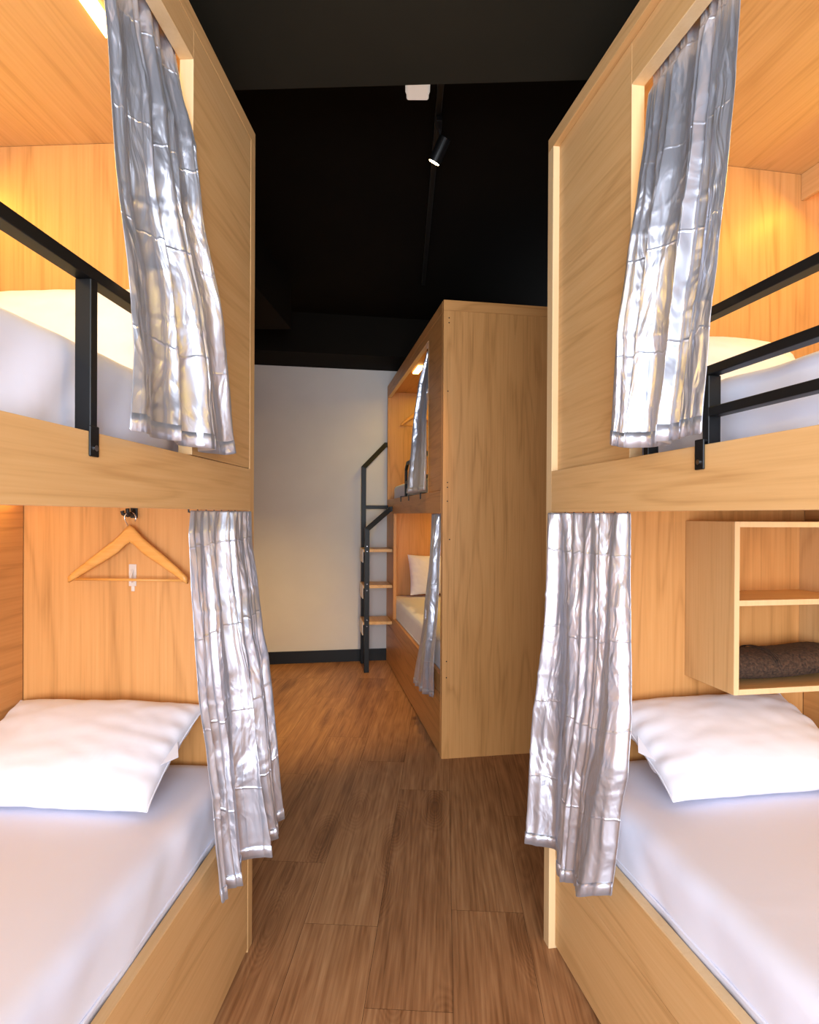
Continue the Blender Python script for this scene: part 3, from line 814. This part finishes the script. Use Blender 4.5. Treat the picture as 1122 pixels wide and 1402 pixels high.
# ------------------------------------------------------------------ ceiling fittings
bm = bmesh.new(); add_box(bm, .085, .113, 2.45, 4.75, H1-.028, H1-.0005)
bmesh.ops.rotate(bm, verts=bm.verts, cent=(.12, 2.45, 0), matrix=Matrix.Rotation(.010, 3, 'Z'))
bmesh.ops.translate(bm, verts=bm.verts, vec=(.025, 0, 0))
trk = link('lighting_track', bm, 'black', None, bevel=.002)
tag(trk, 'thin black lighting track running along the dark ceiling', 'track')
sp0, sp1 = Vector((.159, 2.80, 3.266)), Vector((.108, 2.838, 3.172)); ax = (sp1-sp0).normalized()
sp = thing('spotlight', 'small black cylinder spotlight glowing warm on the ceiling track', 'spotlight', sp0)
def rel(p): return tuple(Vector(p)-sp0)
bm = bmesh.new(); add_tube(bm, [rel(sp0), rel(sp0+ax*.004), rel(sp1-ax*.003), rel(sp1)], [.026, .0295, .0295, .028], 32)
link('lamp_body', bm, 'black', sp, smooth=False, bevel=.0008)
bm = bmesh.new(); add_tube(bm, [rel(sp1+ax*.0005), rel(sp1+ax*.0015)], .025, 28); link('lamp_lens', bm, 'lens', sp)
bm = bmesh.new(); add_box(bm, -.045, -.019, -.07, .04, H1-.052-sp0.z, H1-.0285-sp0.z)
link('track_adapter', bm, 'black', sp, bevel=.002)
bm = bmesh.new(); add_tube(bm, [(-.030, -.012, H1-.05-sp0.z), (-.028, -.004, .02), (-.020, .006, -.006)], .006, 10); link('swivel_arm', bm, 'black', sp)

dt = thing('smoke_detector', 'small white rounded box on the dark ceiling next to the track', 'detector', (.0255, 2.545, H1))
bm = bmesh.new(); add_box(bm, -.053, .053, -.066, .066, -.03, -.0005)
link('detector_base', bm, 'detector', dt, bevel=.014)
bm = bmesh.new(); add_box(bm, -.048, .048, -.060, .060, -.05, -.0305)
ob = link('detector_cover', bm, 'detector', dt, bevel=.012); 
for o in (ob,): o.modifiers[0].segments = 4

# ------------------------------------------------------------------ lights
def area(name, F, u, v, z, su, sv_, energy, col, aim, spread=PI):
    l = bpy.data.lights.new(name, 'AREA'); l.shape = 'RECTANGLE'; l.size = su; l.size_y = sv_; l.energy = energy; l.color = col; l.spread = spread
    o = bpy.data.objects.new(name, l); C.objects.link(o)
    p = F.w(u, v, z); d = F.w(*aim) - p
    x = (F.w(1, 0, 0)-F.w(0, 0, 0)).normalized(); zz = -d.normalized(); x = (x-zz*x.dot(zz)).normalized(); y = zz.cross(x)
    m = Matrix((x, y, zz)).transposed().to_4x4(); m.translation = p; o.matrix_world = m
    return o
WARM = (1, .72, .07); WARM2 = (1, .70, .22)
area('led_upper_left', FL, 1.1, 1.00, 2.66, 1.9, .03, 10, WARM, (1.1, .6, 2.0))
area('led_upper_left_ceiling', FL, .9, .225, ZT-.058, .8, .04, 2, WARM, (.9, .4, 1.8))
area('led_lower_left', FL, 1.1, .74, ZP0+.015, 1.9, .03, 1.9, WARM2, (1.1, .45, .6))
area('led_upper_right', FR, 1.1, .955, 2.66, 1.9, .03, 10, WARM, (1.1, .5, 2.0))
area('led_lower_right', FR, 1.2, .95, ZP0+.015, 1.7, .03, 1.9, WARM2, (1.2, .5, .6))
area('led_upper_far', FF, 1.3, .4, ZT-.085, 2.0, .05, 9, WARM, (1.3, .4, 1.8))
area('led_lower_far', FF, 1.3, .7, ZP0+.02, 2.0, .03, 8, (1, .64, .14), (1.3, .4, .6))
W0 = Frame((0, 0), 0, 1)
area('assumed_daylight_fill', W0, 0, YN+.02, 1.5, 2.9, 2.4, 335, (.82, .90, 1.0), (0, 3, 1.3))  # unseen area light added behind the camera, simulating assumed daylight
area('far_wall_fill', W0, -1.45, 3.6, 3.25, .5, .5, 100, (1, .86, .74), (-.6, 5.6, .9))  # unseen fill added to brighten the back wall and far end
area('aisle_fill', W0, 0, -.6, 2.97, .9, .5, 16, (.97, .97, 1), (.05, .4, 0))  # added fill behind the camera, lifts the near floor and beds
area('far_panel_fill', W0, -1.3, 2.55, 3.2, .4, .4, 44, (1, .74, .46), (.45, 3.7, 1.0))  # unseen warm fill added to light the far pod's end panel
s = bpy.data.lights.new('spot_beam', 'SPOT'); s.energy = 300; s.color = (1, .62, .20); s.spot_size = .95; s.spot_blend = .8; s.shadow_soft_size = .02
so = bpy.data.objects.new('spot_beam', s); C.objects.link(so); so.location = sp1+ax*.01
so.rotation_euler = (Vector((-1.25, 5.0, 0))-so.location).to_track_quat('-Z', 'Y').to_euler()

wd = bpy.data.worlds.new('world'); sc.world = wd; wd.use_nodes = True
bg = wd.node_tree.nodes['Background']; bg.inputs[0].default_value = (.8, .9, 1, 1); bg.inputs[1].default_value = 1.5
sc.view_settings.view_transform = 'Standard'; sc.view_settings.exposure = 0.
sc.cycles.use_denoising = True
sc.cycles.max_bounces = 8; sc.cycles.diffuse_bounces = 5
